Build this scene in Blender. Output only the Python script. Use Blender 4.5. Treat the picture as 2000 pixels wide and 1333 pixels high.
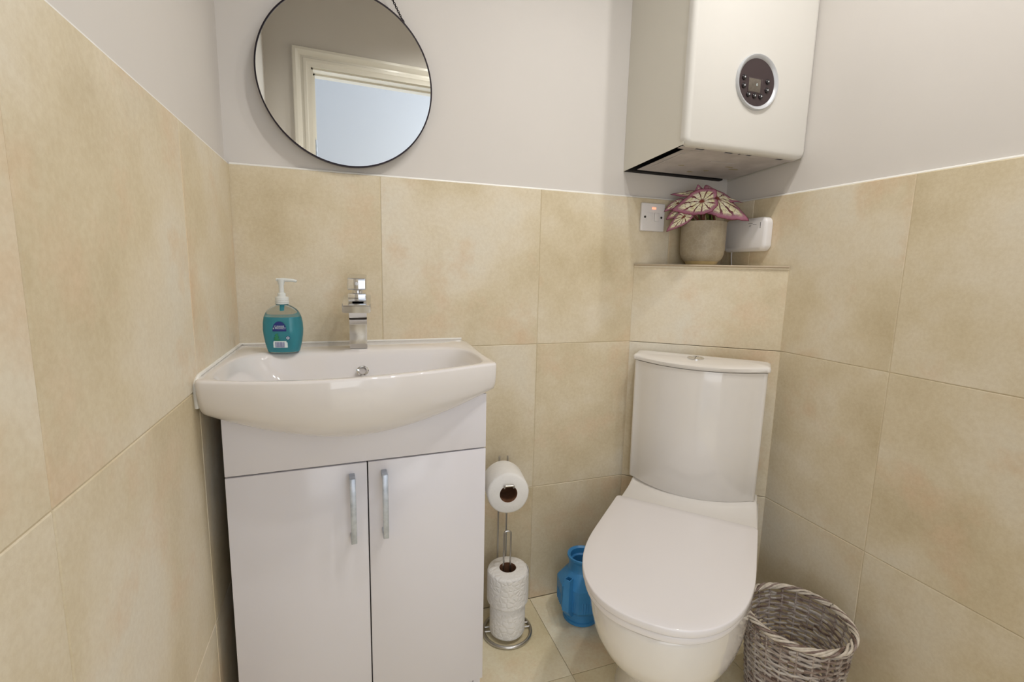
import bpy, bmesh, math, random
from math import sin, cos, pi, radians, sqrt, atan2
from mathutils import Vector, Matrix, noise

random.seed(7)
for _o in list(bpy.data.objects):
    bpy.data.objects.remove(_o)
SC = bpy.context.scene
COL = SC.collection

# ------------------------------------------------------------------ camera
cam_d = bpy.data.cameras.new('camera')
cam = bpy.data.objects.new('camera', cam_d)
COL.objects.link(cam)
R_ = Vector((0.944, -0.328, 0.022)).normalized()
F_ = Vector((0.328, 0.933, -0.146)).normalized()
U_ = R_.cross(F_).normalized()
F_ = U_.cross(R_).normalized()
mw = Matrix(((R_.x, U_.x, -F_.x, 0.249), (R_.y, U_.y, -F_.y, -1.325), (R_.z, U_.z, -F_.z, 1.066), (0, 0, 0, 1)))
cam.matrix_world = mw
cam_d.sensor_width = 36
cam_d.lens = 933.5 / 2000 * 36
cam_d.clip_start = 0.02
SC.camera = cam

# ------------------------------------------------------------------ world, exposure, lights
W_ = bpy.data.worlds.new('world')
SC.world = W_
W_.use_nodes = True
W_.node_tree.nodes['Background'].inputs[0].default_value = (0.62, 0.76, 1.0, 1)
W_.node_tree.nodes['Background'].inputs[1].default_value = 0.6
SC.view_settings.view_transform = 'Standard'
SC.view_settings.look = 'None'
SC.view_settings.gamma = 1
SC.view_settings.exposure = -0.06
SC.view_settings.use_curve_mapping = False


def spot(name, loc, power, col, size=2.3, radius=0.022, blend=0.9, aim=None):
    l = bpy.data.lights.new(name, 'SPOT')
    l.energy = power
    l.color = col
    l.spot_size = size
    l.spot_blend = blend
    l.shadow_soft_size = radius
    o = bpy.data.objects.new(name, l)
    o.location = loc
    if aim is not None:
        o.rotation_euler = (Vector(aim) - Vector(loc)).to_track_quat('-Z', 'Y').to_euler()
    COL.objects.link(o)
    return o


def area(name, loc, aim, sx, sy, power, col):
    l = bpy.data.lights.new(name, 'AREA')
    l.shape = 'RECTANGLE'
    l.size, l.size_y = sx, sy
    l.energy = power
    l.color = col
    o = bpy.data.objects.new(name, l)
    o.location = loc
    o.rotation_euler = (Vector(aim) - Vector(loc)).to_track_quat('-Z', 'Y').to_euler()
    COL.objects.link(o)
    return o


WARM = (1.0, 0.98, 0.955)
spot('ceiling_spot_lamp', (0.68, -0.80, 2.37), 13, WARM, size=2.6, blend=0.8, aim=(0.68, -0.80, 0))
spot('ceiling_spot_lamp', (0.94, -0.98, 2.37), 15.5, WARM, size=2.6, blend=0.8, aim=(0.95, -0.92, 0))
spot('ceiling_spot_lamp', (1.20, -0.80, 2.37), 18, WARM, size=2.6, blend=0.8, aim=(1.14, -0.78, 0))
area('hall_window_daylight', (2.3, -2.0, 1.5), (0.4, -2.3, 1.6), 1.0, 1.6, 38, (0.89, 0.935, 1.0))
area('hall_fill', (0.30, -2.35, 0.85), (1.15, -0.3, 0.60), 1.3, 1.1, 9.5, (0.93, 0.955, 1.0))  # added unseen fill for front-facing surfaces and the right wall


# ------------------------------------------------------------------ materials


def s2l(c):
    return tuple(((v / 255) / 12.92 if v / 255 <= 0.04045 else ((v / 255 + 0.055) / 1.055) ** 2.4) for v in c) + (1,)


class NT:
    def __init__(s, name):
        s.m = bpy.data.materials.new(name)
        s.m.use_nodes = True
        s.t = s.m.node_tree
        s.b = s.t.nodes['Principled BSDF']

    def n(s, typ, **kw):
        nd = s.t.nodes.new(typ)
        for k, v in kw.items():
            setattr(nd, k, v)
        return nd

    def l(s, a, b):
        s.t.links.new(a, b)

    def set(s, **kw):
        names = dict(col='Base Color', rough='Roughness', metal='Metallic', ior='IOR', trans='Transmission Weight',
                     coat='Coat Weight', coatr='Coat Roughness', sss='Subsurface Weight', spec='Specular IOR Level', em='Emission Color', ems='Emission Strength', alpha='Alpha')
        for k, v in kw.items():
            s.b.inputs[names[k]].default_value = v
        return s

    def ramp(s, fac, stops):
        r = s.n('ShaderNodeValToRGB')
        els = r.color_ramp.elements
        while len(els) > 1:
            els.remove(els[-1])
        els[0].position, els[0].color = stops[0]
        for p, c in stops[1:]:
            e = els.new(p)
            e.color = c
        s.l(fac, r.inputs[0])
        return r.outputs[0]

    def noise(s, scale, detail=4, rough=0.55, vec=None, stretch=None):
        nz = s.n('ShaderNodeTexNoise')
        nz.inputs['Scale'].default_value = scale
        nz.inputs['Detail'].default_value = detail
        nz.inputs['Roughness'].default_value = rough
        if vec is None:
            vec = s.n('ShaderNodeTexCoord').outputs['Object']
        if stretch:
            mp = s.n('ShaderNodeMapping')
            mp.inputs['Scale'].default_value = stretch
            s.l(vec, mp.inputs[0])
            vec = mp.outputs[0]
        s.l(vec, nz.inputs['Vector'])
        return nz.outputs['Fac']

    def bump(s, h, strength=0.2, dist=0.002):
        b = s.n('ShaderNodeBump')
        b.inputs['Strength'].default_value = strength
        b.inputs['Distance'].default_value = dist
        s.l(h, b.inputs['Height'])
        s.l(b.outputs[0], s.b.inputs['Normal'])
        return s

    def math(s, op, a, b=None):
        m = s.n('ShaderNodeMath', operation=op)
        for i, v in enumerate((a, b)):
            if v is None:
                continue
            if isinstance(v, (int, float)):
                m.inputs[i].default_value = v
            else:
                s.l(v, m.inputs[i])
        return m.outputs[0]

    def mix(s, fac, a, b, mode='MIX'):
        m = s.n('ShaderNodeMixRGB', blend_type=mode)
        for i, v in enumerate((fac, a, b)):
            if isinstance(v, (int, float)):
                m.inputs[i].default_value = v
            elif isinstance(v, tuple):
                m.inputs[i].default_value = v
            else:
                s.l(v, m.inputs[i])
        return m.outputs[0]


def simple(name, rgb, rough=0.5, **kw):
    t = NT(name)
    t.set(col=s2l(rgb), rough=rough, **kw)
    return t


def mottled(name, rgb, rough, amt=6, scale=6, bump=None, **kw):
    t = NT(name)
    t.set(rough=rough, **kw)
    c0 = s2l([max(0, v - amt) for v in rgb])
    c1 = s2l([min(255, v + amt) for v in rgb])
    t.l(t.ramp(t.noise(scale, 3), [(0.3, c0), (0.7, c1)]), t.b.inputs['Base Color'])
    if bump:
        t.bump(t.noise(bump[0], 3), bump[1], bump[2])
    return t


# tile: beige stone effect with per-tile offset
def tile_mat(name, tint=(1.02, 1.042, 1.085), rough=0.42):
    t = NT(name)
    t.set(rough=rough, spec=0.4)
    tc = t.n('ShaderNodeTexCoord')
    at = t.n('ShaderNodeAttribute', attribute_name='tile')
    cx = t.n('ShaderNodeCombineXYZ')
    t.l(t.math('MULTIPLY', at.outputs['Fac'], 37.0), cx.inputs[0])
    t.l(t.math('MULTIPLY', at.outputs['Fac'], 91.0), cx.inputs[1])
    t.l(t.math('MULTIPLY', at.outputs['Fac'], 53.0), cx.inputs[2])
    add = t.n('ShaderNodeVectorMath', operation='ADD')
    t.l(tc.outputs['Object'], add.inputs[0])
    t.l(cx.outputs[0], add.inputs[1])
    v = add.outputs[0]
    c = lambda *a: s2l([min(250, a[i] * tint[i]) for i in range(3)])
    a = t.ramp(t.noise(3.6, 4, 0.55, v), [(0.30, c(196, 176, 136)), (0.45, c(212, 194, 158)), (0.58, c(222, 207, 178)), (0.74, c(222, 212, 190))])
    b = t.noise(5.5, 5, 0.6, v)
    m = t.mix(t.ramp(b, [(0.53, (0, 0, 0, 1)), (0.72, (1, 1, 1, 1))]), a, c(214, 184, 146))
    g = t.noise(130, 3, 0.7, v)
    m2 = t.mix(0.22, m, t.ramp(g, [(0.35, c(196, 176, 142)), (0.65, c(228, 214, 186))]))
    t.l(m2, t.b.inputs['Base Color'])
    t.l(t.ramp(t.noise(9, 3, 0.5, v), [(0.3, (rough - .07,) * 3 + (1,)), (0.7, (rough + .1,) * 3 + (1,))]), t.b.inputs['Roughness'])
    t.bump(t.noise(220, 4, 0.65, v), 0.18, 0.0012)
    return t.m


M = {}
M['tile'] = tile_mat('beige_wall_tile')
M['floor_tile'] = tile_mat('beige_floor_tile', (1.12, 1.15, 1.18), 0.4)
M['grout'] = mottled('grout', (212, 198, 168), 0.85, 5, 30).m
M['paint'] = mottled('white_wall_paint', (217, 212, 206), 0.6, 1.5, 3, bump=(60, 0.12, 0.0015)).m
M['hall_paint'] = mottled('hall_paint', (226, 228, 232), 0.7, 1, 3).m
M['sealant'] = simple('white_sealant', (240, 238, 232), 0.35).m
M['gloss_trim'] = simple('gloss_white_trim', (236, 232, 222), 0.25).m
M['edge_trim'] = simple('ledge_edge_trim', (176, 158, 132), 0.4).m
M['ceramic'] = simple('white_ceramic', (234, 230, 228), 0.07, spec=0.55, coat=0.3, coatr=0.03).m
M['ceramic_cream'] = simple('cream_white_ceramic', (232, 228, 223), 0.07, spec=0.55, coat=0.3, coatr=0.03).m
M['seat'] = simple('white_seat_plastic', (234, 230, 230), 0.16).m
M['cab'] = mottled('white_gloss_cabinet', (228, 226, 232), 0.2, 1, 3, coat=0.15, coatr=0.08).m
M['gap_shade'] = simple('painted_gap_shade', (60, 50, 44), 0.7).m  # shade between the doors, put into the colour
M['chrome'] = simple('chrome', (225, 226, 228), 0.06, metal=1.0).m
M['brushed'] = mottled('brushed_handle_metal', (186, 194, 206), 0.35, 16, 60, metal=0.6).m
M['wire'] = simple('satin_wire_metal', (196, 194, 190), 0.3, metal=1.0).m
M['mirror'] = simple('mirror_silver', (244, 245, 240), 0.0, metal=1.0).m
M['black'] = simple('black_metal', (40, 32, 38), 0.35, metal=0.5).m
M['hole'] = simple('dark_recess', (14, 11, 11), 0.8).m  # near-black: shade painted into openings, also the button split
M['boiler'] = mottled('boiler_white_enamel', (218, 215, 208), 0.28, 1, 4).m
M['boiler_side'] = mottled('boiler_side_enamel', (218, 214, 202), 0.35, 1, 4).m
M['bezel'] = simple('bezel_silver', (200, 202, 205), 0.35, metal=0.25).m
M['panel_dark'] = simple('control_panel_dark', (58, 44, 46), 0.3).m
M['button'] = simple('button_black', (28, 24, 28), 0.22).m
M['lcd'] = mottled('display_grey', (98, 90, 80), 0.2, 5, 200).m
M['galv'] = mottled('underside_plate_metal', (190, 184, 182), 0.5, 12, 14, metal=0.0).m
M['galv_worn'] = simple('worn_patch', (170, 160, 130), 0.6).m
M['plastic'] = simple('white_plastic', (232, 229, 228), 0.3).m
M['dark_print'] = simple('dark_print', (62, 56, 56), 0.5).m
M['neon'] = simple('neon_lamp', (250, 130, 100), 0.3, em=(1.0, 0.30, 0.18, 1), ems=1.6).m
M['screwhole'] = simple('screw_recess', (18, 14, 14), 0.6).m
M['paper'] = mottled('toilet_paper', (238, 236, 232), 0.95, 2, 50, bump=(160, 0.35, 0.002)).m
M['card'] = mottled('cardboard_tube', (122, 84, 58), 0.85, 8, 60).m
M['blue'] = mottled('blue_plastic', (62, 142, 204), 0.4, 8, 12).m
M['blue_dark'] = mottled('blue_plastic_inner', (20, 70, 130), 0.5, 6, 12).m
M['soil'] = mottled('soil', (58, 40, 28), 0.95, 14, 90, bump=(120, 0.6, 0.004)).m
M['stem'] = mottled('plant_stem', (120, 128, 60), 0.5, 16, 40).m
M['stem_red'] = mottled('plant_stem_red', (150, 84, 70), 0.5, 16, 40).m
M['pump'] = simple('pump_white_plastic', (236, 240, 238), 0.25, trans=0.15, ior=1.45).m


def emboss_paper():
    t = NT('quilted_toilet_paper')
    t.set(rough=0.95, col=s2l((246, 243, 238)))
    tc = t.n('ShaderNodeTexCoord')
    v = t.n('ShaderNodeTexVoronoi', feature='DISTANCE_TO_EDGE')
    v.inputs['Scale'].default_value = 62
    mp = t.n('ShaderNodeMapping')
    mp.inputs['Scale'].default_value = (1, 1, 1.15)
    t.l(tc.outputs['Object'], mp.inputs[0])
    t.l(mp.outputs[0], v.inputs['Vector'])
    h = t.math('MINIMUM', t.math('MULTIPLY', v.outputs['Distance'], 4.0), 1.0)
    t.bump(t.math('ADD', h, t.math('MULTIPLY', t.noise(180, 2), 0.4)), 0.6, 0.002)
    return t.m


M['quilt'] = emboss_paper()


def pot_mat():
    t = NT('speckled_stoneware')
    t.set(rough=0.5)
    tc = t.n('ShaderNodeTexCoord')
    a = t.ramp(t.noise(22, 4, 0.6, tc.outputs['Object']), [(0.3, s2l((150, 138, 118))), (0.7, s2l((172, 160, 138)))])
    v = t.n('ShaderNodeTexVoronoi', feature='DISTANCE_TO_EDGE')
    v.inputs['Scale'].default_value = 70
    t.l(tc.outputs['Object'], v.inputs['Vector'])
    e = t.ramp(v.outputs['Distance'], [(0.0, (1, 1, 1, 1)), (0.09, (0, 0, 0, 1))])
    c = t.mix(t.math('MULTIPLY', e, 0.16), a, s2l((205, 196, 180)))
    t.l(c, t.b.inputs['Base Color'])
    t.bump(v.outputs['Distance'], 0.25, 0.002)
    return t.m


M['pot'] = pot_mat()
M['pot_foot'] = mottled('pot_glazed_foot', (176, 156, 112), 0.35, 8, 40).m


def wicker_mat():
    t = NT('greywashed_wicker')
    t.set(rough=0.75)
    at = t.n('ShaderNodeAttribute', attribute_name='strand')
    nz = t.noise(45, 4, 0.65, stretch=(1, 1, 3.5))
    f = t.math('ADD', t.math('MULTIPLY', at.outputs['Fac'], 0.45), t.math('MULTIPLY', nz, 0.75))
    c = t.ramp(f, [(0.28, s2l((104, 82, 72))), (0.45, s2l((152, 136, 128))), (0.62, s2l((186, 176, 170))), (0.85, s2l((206, 200, 194)))])
    t.l(c, t.b.inputs['Base Color'])
    t.bump(t.noise(260, 3), 0.3, 0.001)
    return t.m


M['wicker'] = wicker_mat()
M['wicker_rim'] = mottled('pale_wicker_rim', (208, 198, 184), 0.7, 20, 60, bump=(200, 0.3, 0.001)).m


def liquid_mat():
    t = NT('turquoise_liquid_soap')
    t.set(col=s2l((104, 216, 236)), rough=0.08, trans=0.2, ior=1.34)
    return t.m


M['liquid'] = liquid_mat()
M['clear'] = simple('clear_bottle_plastic', (236, 240, 240), 0.04, trans=1.0, ior=1.15).m
M['navy'] = simple('navy_label', (24, 44, 120), 0.4).m
M['white_print'] = simple('white_label_print', (225, 240, 240), 0.4).m
M['purple_print'] = simple('barcode_print', (120, 120, 170), 0.4).m
M['mint'] = simple('mint_leaf_print', (40, 130, 90), 0.5).m


def leaf_mat():
    t = NT('begonia_leaf')
    t.set(rough=0.42, spec=0.35)
    uv = t.n('ShaderNodeUVMap')
    uv.uv_map = 'UVMap'
    sx = t.n('ShaderNodeSeparateXYZ')
    t.l(uv.outputs[0], sx.inputs[0])
    # u = angle in 0..1 around the stalk joint, v = 0 at joint .. 1 at margin
    u, v = sx.outputs[0], sx.outputs[1]
    nz = t.noise(60, 3, 0.6)
    uj = t.math('ADD', u, t.math('MULTIPLY', t.math('SUBTRACT', nz, 0.5), 0.055))
    w = t.math('ABSOLUTE', t.math('SINE', t.math('MULTIPLY', uj, pi * 11)))      # zero on a vein
    w2 = t.math('ABSOLUTE', t.math('SINE', t.math('MULTIPLY', uj, pi * 22)))
    w = t.math('MINIMUM', w, t.math('ADD', w2, t.math('MULTIPLY', t.math('SUBTRACT', 1.0, v), 1.3)))
    # side veins: chevrons
    ch = t.math('ABSOLUTE', t.math('SINE', t.math('ADD', t.math('MULTIPLY', v, 17.0), t.math('MULTIPLY', w, 3.2))))
    vein = t.math('GREATER_THAN', w, t.math('ADD', 0.33, t.math('MULTIPLY', t.math('SUBTRACT', v, 0.5), 0.10)))
    ch2 = t.math('GREATER_THAN', ch, 0.30)
    inside = t.ramp(t.math('ADD', v, t.math('MULTIPLY', t.math('SUBTRACT', nz, 0.5), 0.22)), [(0.10, (0, 0, 0, 1)), (0.20, (1, 1, 1, 1)), (0.68, (1, 1, 1, 1)), (0.84, (0, 0, 0, 1))])
    cream_f = t.math('MULTIPLY', t.math('MULTIPLY', vein, inside), t.math('ADD', 0.55, t.math('MULTIPLY', ch2, 0.45)))
    base = t.ramp(v, [(0.0, s2l((132, 60, 50))), (0.40, s2l((96, 34, 38))), (0.66, s2l((112, 50, 60))), (0.86, s2l((176, 118, 142))), (0.96, s2l((160, 96, 118))), (1.0, s2l((92, 34, 48)))])
    cream = t.ramp(nz, [(0.35, s2l((236, 230, 186))), (0.65, s2l((250, 246, 226)))])
    t.l(t.mix(cream_f, base, cream), t.b.inputs['Base Color'])
    t.bump(w, 0.35, 0.002)
    return t.m


M['leaf'] = leaf_mat()

# ------------------------------------------------------------------ helpers


def link(name, me, mat=None, parent=None, loc=None):
    o = bpy.data.objects.new(name, me)
    COL.objects.link(o)
    if mat is not None:
        mats = mat if isinstance(mat, (list, tuple)) else [mat]
        for m in mats:
            me.materials.append(M[m] if isinstance(m, str) else m)
    if parent is not None:
        o.parent = parent
    if loc is not None:
        o.location = loc
    return o


def obj(name, bm, mat, parent=None, smooth=True, angle=40, loc=None):
    bmesh.ops.recalc_face_normals(bm, faces=bm.faces)
    me = bpy.data.meshes.new(name)
    bm.to_mesh(me)
    bm.free()
    if smooth:
        for p in me.polygons:
            p.use_smooth = True
        try:
            me.set_sharp_from_angle(angle=radians(angle))
        except Exception:
            pass
    return link(name, me, mat, parent, loc)


def empty(name, loc, rz, label, cat, group=None):
    o = bpy.data.objects.new(name, None)
    o.empty_display_size = 0.05
    o.location = loc
    o.rotation_euler = (0, 0, rz)
    COL.objects.link(o)
    tag(o, label, cat, group)
    return o


def tag(o, label, cat, group=None):
    o['label'] = label
    o['category'] = cat
    if group:
        o['group'] = group
    return o


def struct(o):
    o['kind'] = 'structure'
    return o


def box(bm, x0, x1, y0, y1, z0, z1, bev=0.0, seg=2, mi=0):
    r = bmesh.ops.create_cube(bm, size=1)
    vs = r['verts']
    bmesh.ops.scale(bm, vec=(x1 - x0, y1 - y0, z1 - z0), verts=vs)
    bmesh.ops.translate(bm, vec=((x0 + x1) / 2, (y0 + y1) / 2, (z0 + z1) / 2), verts=vs)
    fs = set(f for v in vs for f in v.link_faces)
    if bev > 0:
        es = list(set(e for v in vs for e in v.link_edges))
        r2 = bmesh.ops.bevel(bm, geom=es, offset=bev, segments=seg, affect='EDGES', profile=0.5)
        fs = set(r2['faces']) | set(f for f in fs if f.is_valid)
    for f in fs:
        if f.is_valid:
            f.material_index = mi
    return fs


def BM():
    return bmesh.new()


def bxo(name, dims, mat, parent=None, bev=0.0, seg=2, **kw):
    bm = BM()
    box(bm, *dims, bev=bev, seg=seg)
    return obj(name, bm, mat, parent, **kw)


def rings(bm, rl, cap0=True, cap1=True, closed=True, mi=0):
    vr = [[bm.verts.new(p) for p in r] for r in rl]
    n = len(rl[0])
    for a, b in zip(vr[:-1], vr[1:]):
        for i in range(n if closed else n - 1):
            j = (i + 1) % n
            f = bm.faces.new((a[i], a[j], b[j], b[i]))
            f.material_index = mi
    if cap0:
        bm.faces.new(list(reversed(vr[0]))).material_index = mi
    if cap1:
        bm.faces.new(vr[-1]).material_index = mi
    return vr


def lathe(bm, prof, n=48, c=(0, 0), cap0=True, cap1=True, sx=1, sy=1, mi=0, axis='Z'):
    rl = []
    for r, z in prof:
        ring = []
        for i in range(n):
            a = 2 * pi * i / n
            p = (c[0] + r * cos(a) * sx, c[1] + r * sin(a) * sy, z)
            ring.append(p)
        rl.append(ring)
    return rings(bm, rl, cap0, cap1, mi=mi)


def tube(bm, pts, rad, n=8, cap=True, closed=False, mi=0, flat=None):
    """sweep a round (or flattened) section along a polyline"""
    pts = [Vector(p) for p in pts]
    N = len(pts)
    rl = []
    up = None
    for i, p in enumerate(pts):
        if closed:
            d = (pts[(i + 1) % N] - pts[i - 1]).normalized()
        else:
            d = (pts[min(i + 1, N - 1)] - pts[max(i - 1, 0)]).normalized()
        if up is None:
            up = Vector((0, 0, 1)) if abs(d.z) < 0.9 else Vector((0, 1, 0))
        s = d.cross(up).normalized()
        up = s.cross(d).normalized()
        rr = rad[i] if isinstance(rad, (list, tuple)) else rad
        fl = flat or 1.0
        rl.append([p + s * cos(2 * pi * k / n) * rr * fl + up * sin(2 * pi * k / n) * rr for k in range(n)])
    if closed:
        rl.append(rl[0])
        vr = [[bm.verts.new(q) for q in r] for r in rl[:-1]]
        vr.append(vr[0])
        for a, b in zip(vr[:-1], vr[1:]):
            for k in range(n):
                j = (k + 1) % n
                bm.faces.new((a[k], a[j], b[j], b[k])).material_index = mi
        return
    rings(bm, rl, cap, cap, mi=mi)


def bez(p0, p1, p2, p3, n):
    out = []
    for i in range(n + 1):
        t = i / n
        out.append(tuple((1 - t) ** 3 * a + 3 * (1 - t) ** 2 * t * b + 3 * (1 - t) * t * t * c + t ** 3 * d for a, b, c, d in zip(p0, p1, p2, p3)))
    return out


def fillet(pts, r, n=6):
    """round the corners of an open polyline"""
    pts = [Vector(p) for p in pts]
    out = [pts[0]]
    for i in range(1, len(pts) - 1):
        a, b, c = pts[i - 1], pts[i], pts[i + 1]
        d1 = (a - b).normalized()
        d2 = (c - b).normalized()
        rr = min(r, (a - b).length / 2, (c - b).length / 2)
        p, q = b + d1 * rr, b + d2 * rr
        for k in range(n + 1):
            t = k / n
            out.append((1 - t) ** 2 * p + 2 * t * (1 - t) * b + t * t * q)
    out.append(pts[-1])
    return out


def text_mesh(body, size, name='lettering', mat='dark_print', parent=None, extrude=0.0002):
    cu = bpy.data.curves.new(name, 'FONT')
    cu.body = body
    cu.size = size
    cu.extrude = extrude
    cu.align_x = 'CENTER'
    cu.align_y = 'CENTER'
    tmp = bpy.data.objects.new('tmp', cu)
    COL.objects.link(tmp)
    dg = bpy.context.evaluated_depsgraph_get()
    me = bpy.data.meshes.new_from_object(tmp.evaluated_get(dg))
    bpy.data.objects.remove(tmp)
    me.name = name
    me.materials.clear()
    return link(name, me, mat, parent)


# ------------------------------------------------------------------ room shell
RW, T1, T2, T3 = 1.46, 1.30, 0.847, 0.389
PT = 0.011                   # paint lies this far behind the tile face
CEIL = 2.42
YF = -1.40                   # inner face of the front (door) wall


def tile_sheet(name, us, zs, to3, parent, mat='tile', g=0.0008, th=0.009):
    """one mesh of bevelled tiles; to3(u, v, depth) maps sheet coordinates to the room"""
    bm = BM()
    lay = bm.faces.layers.float.new('tile')
    rnd = random.Random(hash(len(name) * 31 + len(us)) & 0xffff)
    b = 0.0012
    for i in range(len(us) - 1):
        for j in range(len(zs) - 1):
            u0, u1, v0, v1 = us[i] + g, us[i + 1] - g, zs[j] + g, zs[j + 1] - g
            rl = []
            for ins, d in ((0, th), (0, b), (b, 0)):
                rl.append([to3(u0 + ins, v0 + ins, d), to3(u1 - ins, v0 + ins, d), to3(u1 - ins, v1 - ins, d), to3(u0 + ins, v1 - ins, d)])
            nf = len(bm.faces)
            rings(bm, rl, cap0=False)
            bm.faces.ensure_lookup_table()
            val = rnd.random()
            for f in bm.faces[nf:]:
                f[lay] = val
    return obj(name, bm, mat, parent, smooth=False)


# floor
fl = struct(bxo('floor', (-0.25, RW + 0.25, -2.75, 0.25, -0.12, -0.003), 'grout'))
ty = [-1.39, -1.216, -0.766, -0.315, -0.0]
tile_sheet('tile_cladding', [0.0, 0.343, 0.795, 1.246, RW], ty, lambda u, v, d: Vector((u, v, -d * 0.3)), fl, 'floor_tile')
struct(bxo('ceiling', (-0.25, RW + 0.25, YF - 0.1, 0.25, CEIL, CEIL + 0.12), 'paint'))

# back wall
wb = struct(bxo('wall_back', (-0.25, RW + 0.25, PT, 0.25, -0.003, CEIL), 'paint'))
bxo('grout_bed', (0, RW, 0.0015, PT + 0.001, 0, T1 - 0.001), 'grout', wb, smooth=False)
tile_sheet('tile_cladding', [-0.009, 0.343, 0.794, 1.245, RW + 0.009], [0, T3, T2, T1], lambda u, v, d: Vector((u, d, v)), wb)
# left wall
wl = struct(bxo('wall_left', (-0.25, -PT, YF, PT, -0.003, CEIL), 'paint'))
bxo('grout_bed', (-PT - 0.001, -0.0015, YF, 0, 0, T1 - 0.001), 'grout', wl, smooth=False)
tile_sheet('tile_cladding', [YF, -1.27, -0.819, -0.368, 0.0], [0, T3, T2, T1], lambda u, v, d: Vector((-d, u, v)), wl)
# right wall
wr = struct(bxo('wall_right', (RW + PT, RW + 0.25, YF, PT, -0.003, CEIL), 'paint'))
bxo('grout_bed', (RW + 0.0015, RW + PT + 0.001, YF, 0, 0, T1 - 0.001), 'grout', wr, smooth=False)
tile_sheet('tile_cladding', [YF, -1.024, -0.573, -0.122, 0.0], [0, T3, T2, T1], lambda u, v, d: Vector((RW + d, u, v)), wr)
# painted-over sealant bead along the tile tops
for par, pts in ((wb, [(0, PT * 0.62, T1 + 0.0005), (RW, PT * 0.62, T1 + 0.0005)]),
                 (wl, [(-PT * 0.62, YF, T1 + 0.0005), (-PT * 0.62, 0, T1 + 0.0005)]),
                 (wr, [(RW + PT * 0.62, YF, T1 + 0.0005), (RW + PT * 0.62, 0, T1 + 0.0005)])):
    bm = BM()
    tube(bm, pts, 0.0042, 8)
    obj('sealant_bead', bm, 'sealant', par)

# front wall with the doorway (seen in the mirror)
DX0, DX1, DZ = 0.192, 0.952, 2.025
bm = BM()
box(bm, -0.25, DX0, YF - 0.1, YF, 0, CEIL)
box(bm, DX1, RW + 0.25, YF - 0.1, YF, 0, CEIL)
box(bm, DX0, DX1, YF - 0.1, YF, DZ, CEIL)
struct(obj('wall_front', bm, 'paint', smooth=False))
bm = BM()
# door lining + rebate stop
for (a, b_, c, d_) in ((DX0 - 0.001, DX0 + 0.010, 0, DZ), (DX1 - 0.010, DX1 + 0.001, 0, DZ), (DX0 - 0.001, DX1 + 0.001, DZ - 0.010, DZ + 0.001)):
    box(bm, a, b_, YF - 0.115, YF + 0.002, c, d_)
for (a, b_, c, d_) in ((DX0 + 0.008, DX0 + 0.018, 0, DZ - 0.008), (DX1 - 0.018, DX1 - 0.008, 0, DZ - 0.008), (DX0 + 0.008, DX1 - 0.008, DZ - 0.018, DZ - 0.008)):
    box(bm, a, b_, YF - 0.085, YF - 0.05, c, d_)
dr = struct(obj('door_1', bm, 'gloss_trim', smooth=False))


def architrave():
    # moulded profile (offset from opening edge outward, projection)
    prof = [(-0.002, 0.0), (-0.002, 0.012), (0.014, 0.015), (0.02, 0.019), (0.032, 0.019), (0.036, 0.013), (0.045, 0.012), (0.055, 0.02), (0.066, 0.024), (0.078, 0.022), (0.082, 0.016), (0.082, 0.0)]
    bm = BM()
    path = [(DX0, 0.0, -1, 0), (DX0, DZ, -1, 1), (DX1, DZ, 1, 1), (DX1, 0.0, 1, 0)]
    rl = []
    for (x, z, sx, sz) in path:
        rl.append([Vector((x + sx * o, YF + h, z + sz * o)) for o, h in prof])
    rings(bm, rl, True, True, closed=True)
    return bm


obj('architrave', architrave(), 'gloss_trim', dr, angle=25)
# hinge knuckles on the lining
bm = BM()
box(bm, DX0 + 0.0095, DX0 + 0.0115, YF - 0.045, YF - 0.004, 1.60, 1.70)
tube(bm, [(DX0 + 0.013, YF - 0.050, 1.60), (DX0 + 0.013, YF - 0.050, 1.70)], 0.0055, 10)
obj('hinge', bm, 'brushed', dr)
# hall beyond the door
struct(bxo('wall_hall', (-1.2, 2.6, -2.72, -2.62, -0.003, 2.9), 'hall_paint'))
struct(bxo('wall_hall_end', (-1.3, -1.2, -2.72, YF - 0.1, -0.003, 2.9), 'hall_paint'))
struct(bxo('ceiling_hall', (-1.2, 2.6, -2.72, YF - 0.1, 2.78, 2.9), 'hall_paint'))

# ------------------------------------------------------------------ diagonal boxing in the corner
PA, PB = Vector((1.118, 0, 0)), Vector((RW, -0.273, 0))
PM = (PA + PB) / 2
EX = (PB - PA).normalized()
EY = Vector((EX.y, -EX.x, 0))            # towards the room
PLEN = (PB - PA).length
LEDGE = 1.096
bm = BM()
ins = 0.0105
poly = [PA - EY * ins + EX * 0.012, PB - EY * ins - EX * 0.012, Vector((RW - 0.0005, -0.012, 0)), Vector((RW - 0.012, -0.0005, 0))]
rings(bm, [[p + Vector((0, 0, z)) for p in poly] for z in (0, LEDGE - 0.010)])
wc = struct(obj('wall_corner', bm, 'grout', smooth=False))
tile_sheet('tile_cladding', [-PLEN / 2, PLEN / 2], [0, T3, T2, LEDGE - 0.006], lambda u, v, d: PM + EX * u - EY * d + Vector((0, 0, v)), wc)
bm = BM()
p4 = [PA + EY * 0.004 + EX * 0.003, PB + EY * 0.004 - EX * 0.001, Vector((RW - 0.0006, -0.001, 0)), Vector((RW - 0.001, -0.0006, 0))]
rings(bm, [[p + Vector((0, 0, z)) for p in p4] for z in (LEDGE - 0.010, LEDGE - 0.001, LEDGE)])
obj('ledge_tile', bm, 'tile', wc, smooth=False)
bm = BM()
tube(bm, [PA + EY * 0.0035 + EX * 0.002 + Vector((0, 0, LEDGE - 0.0035)), PB + EY * 0.0035 - EX * 0.002 + Vector((0, 0, LEDGE - 0.0035))], 0.0033, 8)
obj('edge_trim', bm, 'edge_trim', wc)

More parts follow.
